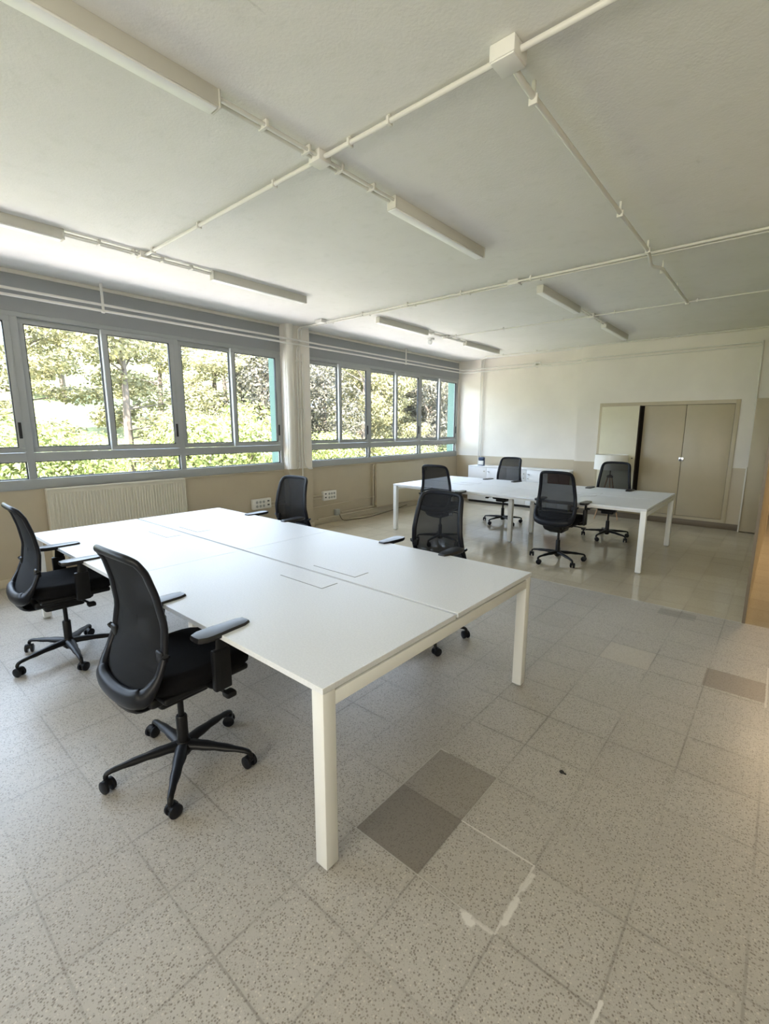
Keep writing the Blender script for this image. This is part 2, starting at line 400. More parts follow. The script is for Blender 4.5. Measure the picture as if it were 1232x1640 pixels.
# far wall in two planes, with the opening of the built-in cupboard
b = B(); bm_box(b, -.25, XS, YL, YL+.25, 0, H)
bm_box(b, XS, 3.20, YR, YL+.25, 0, H); bm_box(b, 3.20, 5.275, YR, YL+.25, 2.07, H); bm_box(b, 5.275, 8.2, YR, YL+.25, 2.09, H)
bm_box(b, 5.275, 5.80, YR, YL+.25, 0, 2.09); bm_box(b, 3.20, 5.275, YR, YL+.25, 0, .10)
struct(obj('wall_far', b, 'wall', smooth=0), 'far wall, white above and beige below, stepping forward at the cupboard', 'wall')
b = B(); bm_box(b, -.25, 8.2, -4.2, -3.95, 0, H); struct(obj('wall_back', b, 'wall', smooth=0))
b = B(); bm_box(b, 7.9, 8.2, -4.2, 11.2, 0, H); struct(obj('wall_right', b, 'wall', smooth=0))
b = B(); bm_box(b, 5.770, 5.788, 4.43, YR, 0, H); struct(obj('wall_corridor', b, 'beige', smooth=0), 'thin partition edge beside the warm lit corridor', 'wall')
b = B(); bm_box(b, 5.3, 8.2, 11.0, 11.2, 0, H); bm_box(b, 5.3, 5.745, YL+.25, 11.0, 0, H); struct(obj('wall_end', b, 'wall', smooth=0), 'end wall of the corridor', 'wall')
b = B(); bm_box(b, 5.768, 5.790, 4.422, 4.430, 0, H); struct(obj('trim_7', b, 'dark_trim', smooth=0), 'dark end strip of the thin corridor partition', 'trim')
# skirtings
b = B(); bm_box(b, 0, .014, -3.9, 4.13, 0, .085, .003); bm_box(b, 0, .014, 4.60, YL, 0, .085, .003); bm_box(b, .12, .134, 4.12, 4.61, 0, .085, .003)
struct(obj('baseboard_left', b, 'pipe_beige'), 'low beige skirting under the windows', 'skirting')
b = B(); bm_box(b, 0, XS, YL-.014, YL, 0, .10); bm_box(b, XS, 5.47, YR-.014, YR, 0, .098, .003)
struct(obj('baseboard_far', b, 'dark_trim'), 'dark brown skirting along the far wall', 'skirting')

# ------------------------------------------------------------------ windows
def pane_frame(b, y0, y1, z0, z1, w, x0, x1):
    bm_box(b, x0, x1, y0, y1, z0, z0+w, .003); bm_box(b, x0, x1, y0, y1, z1-w, z1, .003)
    bm_box(b, x0, x1, y0, y0+w, z0+w, z1-w, .003); bm_box(b, x0, x1, y1-w, y1, z0+w, z1-w, .003)
def make_window(name, edges, label, first_hidden=0):
    root = thing(name, label, 'window'); root['kind'] = 'structure'
    y0, y1 = edges[0], edges[-1]
    b = B()
    bm_box(b, -.07, 0, y0, y1, FZ1-.045, FZ1, .002); bm_box(b, -.07, .012, y0, y1, FZ0, 1.085, .003); bm_box(b, -.07, 0, y0, y1, 1.265, 1.355, .003)
    for k, e in enumerate(edges):
        a, c = (e, e+.05) if k == 0 else ((e-.045, e) if k == len(edges)-1 else (e-.033, e+.033))
        bm_box(b, -.07, .002, a, c, 1.085, FZ1-.045, .003)
    obj('window_frame', b, 'alu', root)
    for k, (a, c) in enumerate(zip(edges, edges[1:])):
        lo, hi = a+(.05 if k == 0 else .033), c-(.045 if k == len(edges)-2 else .033)
        mid = (lo+hi)/2
        # lower fixed light
        g = obj('gasket', (lambda q: (pane_frame(q, lo, hi, 1.085, 1.265, .010, -.05, -.022), q)[1])(B()), 'gasket', root)
        box('pane', 'glass', -.038, -.034, lo+.008, hi-.008, 1.093, 1.257, root)
        for s in (0, 1):
            if s == 0: sy0, sy1, xx0, xx1 = lo, mid+.015, -.062, -.034
            else: sy0, sy1, xx0, xx1 = mid-.025, hi, -.030, .010
            q = B(); pane_frame(q, sy0, sy1, 1.358, FZ1-.047, .052, xx0, xx1)
            sash = obj('sliding_sash', q, 'alu', root)
            q = B(); pane_frame(q, sy0+.052, sy1-.052, 1.410, FZ1-.099, .008, xx0+.004, xx1-.002); obj('gasket', q, 'gasket', sash)
            box('pane', 'glass', (xx0+xx1)/2-.002, (xx0+xx1)/2+.002, sy0+.058, sy1-.058, 1.416, FZ1-.105, sash)
            if s == 1:
                q = B(); bm_box(q, .010, .014, sy1-.040, sy1-.012, 1.50, 1.66, .006); bm_box(q, .013, .020, sy1-.036, sy1-.016, 1.515, 1.645, .003)
                obj('handle', q, 'gasket', sash)
                box('edge_strip', 'alu_light', -.031, .004, sy0-.004, sy0, 1.36, FZ1-.05, sash)
    return root
make_window('window_1', [-3.86, -2.26, -.66, .94, 2.545, 4.13], 'long grey framed window row left of the pier, sliding panes over low fixed panes')
make_window('window_2', [4.60, 6.10, 7.68, 9.13], 'grey framed window row between the pier and the far wall')

# ------------------------------------------------------------------ pipes and conduits
def bend_path(pts, r=.06, k=4):
    P = [Vector(p) for p in pts]; out = [P[0]]
    for a, c, d in zip(P, P[1:], P[2:]):
        u = (a-c).normalized(); v = (d-c).normalized(); rr = min(r, (a-c).length*.45, (d-c).length*.45)
        for i in range(k+1):
            t = i/k; out.append((1-t)**2*(c+u*rr)+2*t*(1-t)*c+t*t*(c+v*rr))
    return out+[P[-1]]
def clip_at(b, c, ax, r):
    x, y, z = c; s = r+.006
    if ax == 'x': bm_box(b, x-.008, x+.008, y-s, y+s, z-s, z+s, .002)
    elif ax == 'y': bm_box(b, x-s, x+s, y-.008, y+.008, z-s, z+s, .002)
    else: bm_box(b, x-s, x+s, y-s, y+s, z-.008, z+.008, .002)
def conduit(name, label, paths, r, mat='pipe', clips=(), cat='pipe', bend=.06):
    root = thing(name, label, cat, tuple(paths[0][0]))
    o = Vector(paths[0][0])
    for p in paths:
        b = B(); bm_sweep(b, [q-o for q in bend_path(p, bend)], r, 10); obj('tube', b, mat, root)
    for c, ax in clips:
        b = B(); clip_at(b, Vector(c)-o, ax, r)
        # short post to the surface behind
        x, y, z = Vector(c)-o
        if ax != 'z' and c[2] > 2.95: bm_box(b, x-.007, x+.007, y-.007, y+.007, z, H-o.z)
        obj('clip', b, mat, root)
    return root
HZ = H-.028
YC = 1.62
conduit('ceiling_conduit', 'thick painted conduit crossing the ceiling through the square junction box', [[(1.44, YC, HZ), (7.9, YC, HZ)]], .013,
        clips=[((x, YC, HZ), 'x') for x in (1.62, 2.38, 3.30, 4.22, 5.55, 3.95)])
for nm, xr, segs in (('near', 3.715, ((1.0, 2.245), (5.94, 7.02))), ('window', 1.43, ((1.02, 2.24), (5.78, 6.98)))):
    for k, (a, c) in enumerate(segs):
        n_ = 'third' if nm == 'near' else 'first'
        lab = {('near', 0): 'twin conduits joining the nearest ceiling lamp to the middle one', ('near', 1): 'twin conduits between the two far right ceiling lamps',
               ('window', 0): 'twin conduits between the two left ceiling lamps by the near window', ('window', 1): 'twin conduits joining the two far ceiling lamps beside the sensor'}[(nm, k)]
        cl = [((xr, a+(c-a)*t, HZ), 'y') for t in (.2, .42, .62, .84)]
        rt = conduit('lamp_conduit', lab, [[(xr-.02, a, HZ), (xr-.02, c, HZ)], [(xr+.02, a, HZ), (xr+.02, c, HZ)]], .009, clips=())
        o = Vector(rt.location)
        for (x, y, z), ax in cl:
            b = B(); bm_box(b, xr-.034-o.x, xr+.034-o.x, y-.009-o.y, y+.009-o.y, -.012, .024, .002); obj('clip', b, 'pipe', rt)
        ym = YC if k == 0 else 6.41
        b = B(); bm_box(b, xr-.045, xr+.045, ym-.045, ym+.045, H-.055, H, .004)
        tag(obj('junction_box', b, 'white_plastic'), {('near', 0): 'small junction box where conduits cross between the near ceiling lamps', ('near', 1): 'small junction box between the far right ceiling lamps',
            ('window', 0): 'small junction box between the left ceiling lamps by the windows', ('window', 1): 'small junction box between the far ceiling lamps by the sensor'}[(nm, k)], 'junction box')
for dy, r, lab in ((0, .011, 'upper'), (.07, .010, 'lower')):
    y = 4.375+dy
    conduit('ceiling_conduit', '%s one of the two conduits crossing the ceiling from the window pier' % ('nearer', 'farther')[dy > 0], [[(.15, 4.36+dy*.9, 2.93), (.15, 4.36+dy*.9, H-.03), (.45, y, H-.03), (7.9, y, H-.03)]], r,
            clips=[((x+dy, y, H-.03), 'x') for x in (.75, 1.45, 2.2, 2.95, 3.75)], bend=.09)
conduit('ceiling_conduit', 'thin conduit on the ceiling beyond the far lamps gap', [[(1.45, 6.41, HZ), (7.9, 6.41, HZ)]], .009, clips=[((x, 6.41, HZ), 'x') for x in (1.62, 2.45, 3.35, 4.0, 4.9)])
conduit('ceiling_conduit', 'thin conduit along the far end of the ceiling near the far wall', [[(.60, 9.10, 2.5), (.60, 9.10, H-.03), (.9, 8.72, H-.03), (7.9, 8.72, H-.03)]], .010,
        clips=[((x, 8.72, H-.03), 'x') for x in (1.3, 2.0, 2.8, 3.6, 4.5)])
conduit('box_conduit', 'pale conduit running from the square junction box toward the far right', [[(4.85, 1.672, H-.05), (4.85, 1.75, H-.062), (4.84, 4.20, H-.075), (4.80, 4.5, H-.105), (4.86, 4.62, H-.10), (4.80, 6.50, H-.03)]], .014,
        clips=[((4.85, 1.86, H-.075), 'y'), ((4.845, 3.3, H-.075), 'y'), ((4.84, 4.15, H-.075), 'y'), ((4.84, 4.75, H-.09), 'y'), ((4.82, 5.6, H-.055), 'y'), ((4.80, 6.4, H-.035), 'y')], bend=.12)
b = B(); bm_box(b, 4.79, 4.90, 1.56, 1.675, H-.06, H, .005); bm_box(b, 4.795, 4.895, 1.565, 1.67, H-.066, H-.058, .002)
tag(obj('junction_box', b, 'white_plastic'), 'large square white junction box on the ceiling, upper right', 'junction box')
b = B(); bm_box(b, 3.50, 3.62, 4.37, 4.47, H-.05, H, .004)
tag(obj('junction_box', b, 'white_plastic'), 'small flat junction box beside the far right ceiling lamp', 'junction box')
b = B(); bm_box(b, .62, .76, 4.28, 4.38, H-.045, H, .004)
tag(obj('junction_box', b, 'white_plastic'), 'flat junction box on the ceiling near the window pier', 'junction box')
# pair of heating pipes along the windows, turning onto the far wall
XP = .18
for z, n_ in ((2.895, 'upper'), (2.835, 'lower')):
    rt = conduit('heating_pipe', '%s of the two cream pipes running across above the windows' % n_, [[(XP, -3.9, z), (XP, 9.07, z), (1.95 if n_ == 'upper' else 2.15, 9.07, z+.02)]], .013, cat='pipe', bend=.10)
for z, n_ in ((2.885, 'upper'), (2.835, 'lower')):
    conduit('wall_pipe', '%s thin pipe on the far wall above the cupboard' % n_, [[(1.95, 9.07, z), (2.72, 9.02, z), (2.9, 8.84, z), (5.44, 8.84, z+.01)]], .009 if n_ == 'lower' else .011, bend=.05)
for y in (1.70, 6.95):
    b = B(); bm_box(b, XP-.008, XP+.008, y-.012, y+.012, 2.82, H, .002); bm_box(b, XP-.02, XP+.02, y-.014, y+.014, 2.815, 2.83, .002)
    tag(obj('pipe_hanger', b, 'pipe'), 'short white hanger holding the pipes over the %s window' % ('near left' if y < 3 else 'far'), 'bracket')
b = B(); bm_sweep(b, [(1.80, 9.07, 2.915), (1.95, 9.07, 2.915)], .02, 12); bm_sweep(b, [(1.80, 9.07, 2.855), (1.98, 9.07, 2.857)], .02, 12); bm_box(b, 1.82, 1.86, 9.05, YL, 2.84, 2.93, .003)
tag(obj('pipe_coupling', b, 'pipe'), 'cream pipe couplings on the far wall where the pipes get thinner', 'pipe fitting')
# pier pipes and casing
for y, z0, z1, n_ in ((4.33, 1.0, 2.78, 'left'), (4.385, .0, 2.98, 'middle'), (4.44, .0, 2.72, 'right')):
    if n_ == 'left': pth = [[(.14, 4.385, 2.93), (.14, 4.385, 2.84), (.14, y, 2.76), (.14, y, 1.0), (.135, y-.045, .985)]]
    elif n_ == 'right': pth = [[(.14, y, 2.72), (.14, y, 1.04), (.14, 4.50, .975), (.135, 4.59, .972)]]
    else: pth = [[(.14, y, 2.98), (.14, y, .03)]]
    conduit('pier_pipe', '%s of the three thin pipes running down the window pier' % n_, pth, .010, clips=[((.14, y, z), 'z') for z in (2.6, 1.9, 1.1)], bend=.05)
b = B(); arc = [(.121+.058*math.sin(math.pi*k/16), 4.205-.070*math.cos(math.pi*k/16)) for k in range(17)]
lo_ = [b.verts.new((x, y, .99)) for x, y in arc]; hi_ = [b.verts.new((x, y, H)) for x, y in arc]
for k in range(17): b.faces.new((lo_[k], lo_[(k+1) % 17], hi_[(k+1) % 17], hi_[k]))
b.faces.new(list(reversed(lo_))); b.faces.new(hi_)
tag(obj('pipe_casing', b, 'cream'), 'white half round casing on the left edge of the window pier', 'pipe casing')
conduit('sill_cable', 'thin cream cable run under the far window from the pier', [[(.012, 4.62, .968), (.012, 9.1, .968)]], .006, 'pipe_beige', bend=.03)
conduit('sill_cable', 'thin cream cable run under the near window from radiator to pier', [[(.012, 4.12, .968), (.012, 2.52, .968), (.012, 2.52, .93)]], .006, 'pipe_beige', bend=.03)
for x in (.575, .635):
    conduit('corner_pipe', '%s of the two pipes in the far left corner above the cabinets' % ('left' if x < .6 else 'right'), [[(x, 9.15, .815), (x, 9.15, H-.01)]], .009, clips=[((x, 9.15, z), 'z') for z in (2.2, 1.45)])
# small conduits round the sockets
conduit('socket_conduit', 'short twin conduits from the pier to the right power socket box', [[(.03, 4.61, .50), (.03, 4.90, .50)], [(.03, 4.61, .45), (.03, 4.90, .45)]], .008, 'pipe_beige')
conduit('socket_conduit', 'short twin conduits from the pier to the left power socket box', [[(.03, 3.82, .50), (.03, 4.125, .50)], [(.03, 3.82, .45), (.03, 4.125, .45)]], .008, 'pipe_beige')
conduit('wall_conduit', 'long thin conduit low on the wall left of the beige radiator', [[(.02, 4.61, .30), (.02, 6.30, .33)]], .008, 'pipe_beige')
conduit('heating_pipe', 'thin beige pipe just above the floor under the beige radiator', [[(.05, 4.75, .10), (.05, 8.8, .115)]], .010, 'pipe_beige')
conduit('heating_pipe', 'second beige pipe just below the radiator near the floor', [[(.05, 5.30, .155), (.05, 8.8, .165)]], .008, 'pipe_beige')
b = B(); bm_sweep(b, smooth_path([(.055, 5.24, .15), (.09, 5.3, .02), (.14, 5.5, .008), (.20, 5.8, .008), (.15, 6.2, .008), (.07, 6.7, .01), (.04, 7.2, .05)], 5), .006, 8)
tag(obj('cable', b, 'cord'), 'loose brown cable lying on the floor at the wall by the grey box', 'cable')
b = B(); bm_box(b, 0, .06, 5.17, 5.26, .11, .215, .006); bm_box(b, .06, .066, 5.178, 5.252, .118, .207, .003)
tag(obj('junction_box', b, 'grey_plastic'), 'small grey junction box low on the wall under the far window', 'junction box')

def socket_box(y0, y1, z0, z1, label):
    rt = thing('power_socket_box', label, 'power socket', (0, y0, z0), group=None)
    w_, h_ = y1-y0, z1-z0
    b = B(); bm_box(b, 0, .055, 0, w_, 0, h_, .006); obj('casing', b, 'white_plastic', rt)
    b = B(); bm_box(b, .055, .059, .01, w_-.01, .01, h_-.01, .003); obj('cover_plate', b, 'white_plastic', rt)
    left = .035 if 'left' in label else .095
    for k in range(3):
        for j in range(2):
            cy_ = left+.03+k*.058; cz_ = h_*(.30+.40*j)
            b = B(); bm_lathe(b, [(.021, 0), (.021, .004)], (.058, cy_, cz_), 16, 'x'); so = obj('socket', b, 'grey_plastic', rt)
            for d in (-.009, .009):
                b = B(); bm_lathe(b, [(.0032, 0), (.0032, .002)], (.0615, cy_+d, cz_), 8, 'x'); obj('pin_hole', b, 'slot', so)
    ys = w_-.055 if 'left' in label else .045
    for j in range(2):
        b = B(); bm_box(b, .058, .062, ys-.018, ys+.018, h_*(.28+.38*j), h_*(.28+.38*j)+.022, .002); obj('data_port', b, 'slot', rt)
socket_box(3.51, 3.83, .425, .575, 'left white power socket box on the wall behind the armrest')
socket_box(4.89, 5.19, .40, .56, 'right white power socket box on the wall beyond the pier')

# ------------------------------------------------------------------ ceiling lamps and sensor
def luminaire(x, y0, y1, label):
    rt = thing('ceiling_lamp', label, 'ceiling lamp', (x, (y0+y1)/2, H), group=None); h2 = (y1-y0)/2
    b = B(); bm_box(b, -.033, .033, -h2, h2, -.072, 0, .003)
    obj('housing', b, 'lamp_body', rt)
    b = B(); bm_box(b, -.040, .028, -h2+.004, h2-.012, -.082, -.071, .004); obj('diffuser', b, 'lamp_diffuser', rt)
    for s_ in (-1, 1):
        b = B(); bm_box(b, -.036, .036, s_*h2-.005, s_*h2+.005, -.078, -.001, .002); obj('end_cap', b, 'lamp_body', rt)
    return rt
luminaire(3.715, -.22, .99, 'long ceiling lamp at top left, nearest the camera')
luminaire(3.715, 2.25, 3.44, 'linear ceiling lamp in the middle of the ceiling')
luminaire(3.70, 4.74, 5.92, 'linear ceiling lamp behind the pair of crossing conduits')
luminaire(3.70, 7.03, 8.24, 'farthest right linear ceiling lamp near the far wall')
luminaire(1.43, -.2, 1.01, 'linear ceiling lamp cut by the left edge of the photo')
luminaire(1.43, 2.26, 3.42, 'linear ceiling lamp above the near window')
luminaire(1.43, 4.71, 5.86, 'linear ceiling lamp left of the ceiling sensor')
luminaire(1.42, 7.02, 8.26, 'farthest left linear ceiling lamp right of the ceiling sensor')
rt = thing('motion_sensor', 'small white round sensor hanging from the ceiling beside the far lamps', 'sensor', (1.10, 6.45, H))
b = B(); bm_lathe(b, [(.055, 0), (.055, -.022), (.03, -.03)], n=20); obj('base', b, 'white_plastic', rt)
b = B(); bm_lathe(b, [(.02, -.03), (.036, -.05), (.038, -.075), (.024, -.10), (.008, -.106)], (-.01, -.01, 0), 18); obj('sensor_head', b, 'lamp_diffuser', rt)

# ------------------------------------------------------------------ radiators
rt = thing('radiator', 'white ribbed panel radiator under the near left window', 'radiator', (0, 1.76, 0))
b = B(); bm_box(b, .055, .075, -.735, .735, .14, .965, .004)
n = 44
for k in range(n):
    y = -.71+1.42*(k+.5)/n; bm_box(b, .073, .088, y-.009, y+.009, .19, .925, .004, 1)
obj('front_panel', b, 'radiator', rt)
b = B(); bm_box(b, .03, .092, -.74, .74, .962, .982, .004); obj('top_grille', b, 'radiator', rt)
for s_ in (-1, 1):
    b = B(); bm_box(b, .012, .09, s_*.74-.004, s_*.74+.004, .14, .975, .003); obj('side_panel', b, 'radiator', rt)
b = B(); bm_box(b, .003, .055, -.5, -.46, .2, .9); bm_box(b, .003, .055, .46, .5, .2, .9); obj('wall_bracket', b, 'radiator', rt)
rt = thing('radiator', 'flat beige panel radiator under the far window', 'radiator', (0, 6.95, 0))
b = B(); bm_box(b, .075, .09, -.745, .745, .135, .955, .005); bm_box(b, .092, .094, -.70, .70, .18, .91, .001); obj('front_panel', b, 'radiator_beige', rt)
b = B(); bm_box(b, .02, .078, -.74, .74, .17, .945, .004); obj('body', b, 'radiator_beige', rt)
b = B(); bm_sweep(b, bend_path([(.05, -.77, .95), (.05, -.80, .9), (.05, -.80, .13)], .03), .010); obj('feed_pipe', b, 'pipe_beige', rt)
b = B(); bm_box(b, .003, .03, -.5, -.46, .2, .9); bm_box(b, .003, .03, .46, .5, .2, .9); obj('wall_bracket', b, 'radiator_beige', rt)

# ------------------------------------------------------------------ built-in cupboard, right hand door board
rt = thing('wall_cupboard', 'beige built-in cupboard with three tall doors in the far wall, left door ajar', 'cupboard', (4.24, YR, 0))
CX = 4.24
b = B()
bm_box(b, 3.20-CX, 3.255-CX, -.012, .05, .10, 2.07, .002); bm_box(b, 5.215-CX, 5.275-CX, -.012, .05, .10, 2.07, .002); bm_box(b, 3.255-CX, 5.215-CX, -.011, .05, 2.01, 2.07); bm_box(b, 3.255-CX, 5.215-CX, -.011, .05, .10, .15)
obj('door_frame', b, 'beige', rt)
b = B(); bm_box(b, 3.21-CX, 5.265-CX, .26, .275, .105, 2.06); bm_box(b, 3.205-CX, 3.22-CX, .05, .27, .105, 2.06); bm_box(b, 5.255-CX, 5.27-CX, .05, .27, .105, 2.06); bm_box(b, 3.21-CX, 5.265-CX, .03, .27, .10, .112)
obj('interior', b, 'dark_hole', rt)
for a, c in ((3.94, 4.562), (4.568, 5.212)):
    b = B(); bm_box(b, a-CX, c-CX, .0, .022, .155, 2.005, .003); d = obj('cupboard_door', b, 'beige', rt)
    if a < 4:
        b = B(); bm_box(b, 4.53-CX, 4.60-CX, -.006, .0, 1.075, 1.145, .003); bm_lathe(b, [(.012, -.022), (.012, -.004)], (4.585-CX, 0, 1.09), 12, 'y'); obj('lock_plate', b, 'chrome', d)
lf = B(); bm_box(lf, 0, .655, -.045, 0, .155, 2.005, .003)
dl = obj('cupboard_door', lf, 'beige_leaf', rt, loc=(3.258-CX, -.004, 0)); dl.rotation_euler = (0, 0, R(-9)); dl['label'] = 'pale beige door standing ajar'
b = B(); bm_lathe(b, [(.012, -.055), (.012, -.044)], (.60, 0, 1.10), 12, 'y'); obj('lock', b, 'slot', dl)
b = B(); bm_box(b, .650, .658, -.047, .002, .155, 2.005); obj('gap_shade', b, 'dark_hole', dl)  # dark strip paints the shade of the gap beside the ajar door
rt = thing('door_2', 'beige door standing at the right edge of the far wall beside the corridor', 'door', (5.60, 8.83, 0)); rt['kind'] = 'structure'
b = B(); bm_box(b, -.13, .135, -.02, .02, .012, 2.07, .003); obj('door_leaf', b, 'beige', rt)
b = B(); bm_box(b, -.15, -.13, -.035, .07, .0, 1.02, .004); obj('edge_bead', b, 'cream', rt)
b = B(); bm_sweep(b, smooth_path([(5.449, 8.88, 2.92), (5.452, 8.88, 2.6), (5.457, 8.878, 2.1), (5.47, 8.876, 1.8), (5.482, 8.878, 1.5), (5.487, 8.878, 1.08)], 5), [(.010, .012)]*26, 8)
tag(obj('plastered_pipe', b, 'cream'), 'rough plastered pipe running down the right end of the far wall', 'pipe')

# ------------------------------------------------------------------ low cabinets on the far left
def cabinet(x0, x1, label, brown=False):
    rt = thing('low_cabinet', label, 'cabinet', ((x0+x1)/2, 8.95, 0), group='low white cabinets along the far wall'); w_ = (x1-x0)/2-.001
    b = B(); bm_box(b, -w_, w_, -.18, .20, .05, .785, .002); bm_box(b, -w_, w_, -.20, .20, .785, .806, .002); obj('carcass', b, 'white_laminate', rt)
    b = B(); bm_box(b, -w_+.01, w_-.01, -.155, .19, 0, .05); obj('plinth', b, 'gasket', rt)
    for s_ in (-1, 1):
        a, c = (-w_+.002, -.0015) if s_ < 0 else (.0015, w_-.002)
        if brown:
            b = B(); bm_box(b, a, c, -.198, -.181, .51, .780, .002); obj('upper_panel', b, 'brown_wood', rt)['label'] = 'dark brown upper panel'
            b = B(); bm_box(b, a, c, -.198, -.181, .055, .506, .002); d = obj('door', b, 'white_laminate', rt)
        else:
            b = B(); bm_box(b, a, c, -.198, -.181, .055, .780, .002); d = obj('door', b, 'white_laminate', rt)
            for z in (.70, .61):
                if z < .65 and x0 < 1.0: continue
                b = B(); bm_lathe(b, [(.011, -.225), (.011, -.215), (.006, -.213), (.006, -.197)], (s_*.048, 0, z), 12, 'y')
                if s_ > 0 and z > .65: bm_box(b, .048, .075, -.222, -.214, z-.004, z+.004); bm_box(b, .060, .070, -.224, -.216, z-.03, z-.004)
                obj('handle', b, 'chrome', d)
cabinet(.56, 1.47, 'low white cabinet farthest left, under the small card reader')
cabinet(1.475, 2.36, 'low white cabinet right of the one under the card reader')
cabinet(2.365, 2.795, 'narrow end cabinet with dark brown upper panels by the wall step', True)
rt = thing('card_reader', 'small navy device with a white front standing on the left cabinet', 'device', (.80, 8.90, .806))
b = B(); bm_box(b, -.07, .07, -.04, .05, 0, .012, .004); bm_box(b, -.065, .065, .0, .05, .012, .125, .01); bm_box(b, -.07, .07, -.02, .05, .115, .185, .02, 3); obj('body', b, 'navy', rt)
b = B(); bm_box(b, -.06, .055, -.03, .0, .016, .105, .006); obj('front_panel', b, 'white_plastic', rt)['label'] = 'white front panel'

# ------------------------------------------------------------------ tripod lamp in front of the cupboard
rt = thing('tripod_lamp', 'floor lamp with a white drum shade and wooden tripod legs by the cupboard', 'floor lamp', (3.60, 8.40, 0))
b = B(); bm_lathe(b, [(.268, .915), (.262, 1.17), (.257, 1.17), (.263, .915)], n=40, cap=False)
b.verts.ensure_lookup_table()
obj('lamp_shade', b, 'shade', rt)
b = B(); bm_lathe(b, [(.255, 1.155), (.255, 1.160), (.02, 1.160), (.02, 1.155)], n=32, cap=False); obj('shade_diffuser', b, 'shade', rt)
b = B(); bm_sweep(b, [(0, 0, .78), (0, 0, 1.16)], .010); bm_lathe(b, [(.05, .77), (.05, .80), (.02, .82)], n=16); obj('stem', b, 'dark_trim', rt)
for a in (-70, 50, 170):
    x, y = math.cos(R(a)), math.sin(R(a))
    b = B(); bm_sweep(b, [(x*.03, y*.03, .80), (x*.22, y*.22, 0.004)], [(.014, .011), (.010, .008)], 8); obj('leg', b, 'wood_leg', rt)

# ------------------------------------------------------------------ bench desks
def make_desk():
    rt = thing('bench_desk', '', 'desk')
    hx, hy, zt = 1.80, .855, .742
    for sx in (-1, 1):
        for sy in (-1, 1):
            x0, x1 = sorted((sx*.0015, sx*hx)); y0, y1 = sorted((sy*(.008 if sy > 0 else .012), sy*hy))
            b = B(); bm_box(b, x0, x1, y0, y1, zt-.024, zt, .0015, 1)
            tp = obj('desktop', b, 'desk', rt)
            # flush cable lid: dark slit outline with the lid plate inside
            lx0, lx1 = (.68, 1.05) if sx > 0 else (-1.13, -.80)
            ly0, ly1 = (-.185, -.065) if sy < 0 else (.075, .195)
            q = B(); bm_box(q, lx0, lx1, ly0, ly1, zt, zt+.0008); sl = obj('lid_gap', q, 'slot', tp)
            q = B(); bm_box(q, lx0+.003, lx1-.003, ly0+.003, ly1-.001, zt+.0004, zt+.0024, .0006, 1); obj('cable_lid', q, 'desk', tp)
    # frame: end beams, long rails
    for sx in (-1, 1):
        x0, x1 = sorted((sx*(hx-.002), sx*(hx-.052)))
        b = B(); bm_box(b, x0, x1, -hy+.06, hy-.06, .655, .708, .002); obj('end_beam', b, 'white_metal', rt)
        b = B(); bm_box(b, x0+.01, x1-.01, -hy+.06, hy-.06, .708, .718); obj('spacer_strip', b, 'grey_plastic', rt)
    for sy in (-1, 1):
        y0, y1 = sorted((sy*.30, sy*.35))
        b = B(); bm_box(b, -hx+.05, hx-.05, y0, y1, .668, .708, .002); obj('long_rail', b, 'white_metal', rt)
        b = B(); bm_box(b, -hx+.055, hx-.055, sy*.80-.012, sy*.80+.012, .690, .716, .002); obj('edge_rail', b, 'white_metal', rt)
    b = B(); bm_box(b, -.025, .025, -.42, .42, .655, .708, .002); obj('middle_beam', b, 'white_metal', rt)
    L_ = [(sx*(hx-.032), sy*(hy-.032)) for sx in (-1, 1) for sy in (-1, 1)]+[(0, -.40), (0, .36)]
    for x, y in L_:
        b = B(); bm_box(b, x-.030, x+.030, y-.030, y+.030, .012, .717, .004); lg = obj('leg', b, 'white_metal', rt)
        q = B(); bm_lathe(q, [(.020, 0), (.024, .003), (.022, .013)], (x, y, 0), 16); obj('foot', q, 'grey_plastic', lg)
    b = B(); bm_box(b, -1.5, 1.5, -.06, .06, .60, .606); bm_box(b, -1.5, 1.5, -.06, -.055, .60, .66); bm_box(b, -1.5, 1.5, .055, .06, .60, .66); obj('cable_tray', b, 'white_metal', rt)
    return rt
d1 = make_desk(); d1.location = (2.982, 1.467, 0); d1['label'] = 'large white four-place bench desk in the foreground'
d2 = copy_tree(d1); d2.location = (3.005, 6.19, 0); d2['label'] = 'white four-place bench desk at the back of the room'

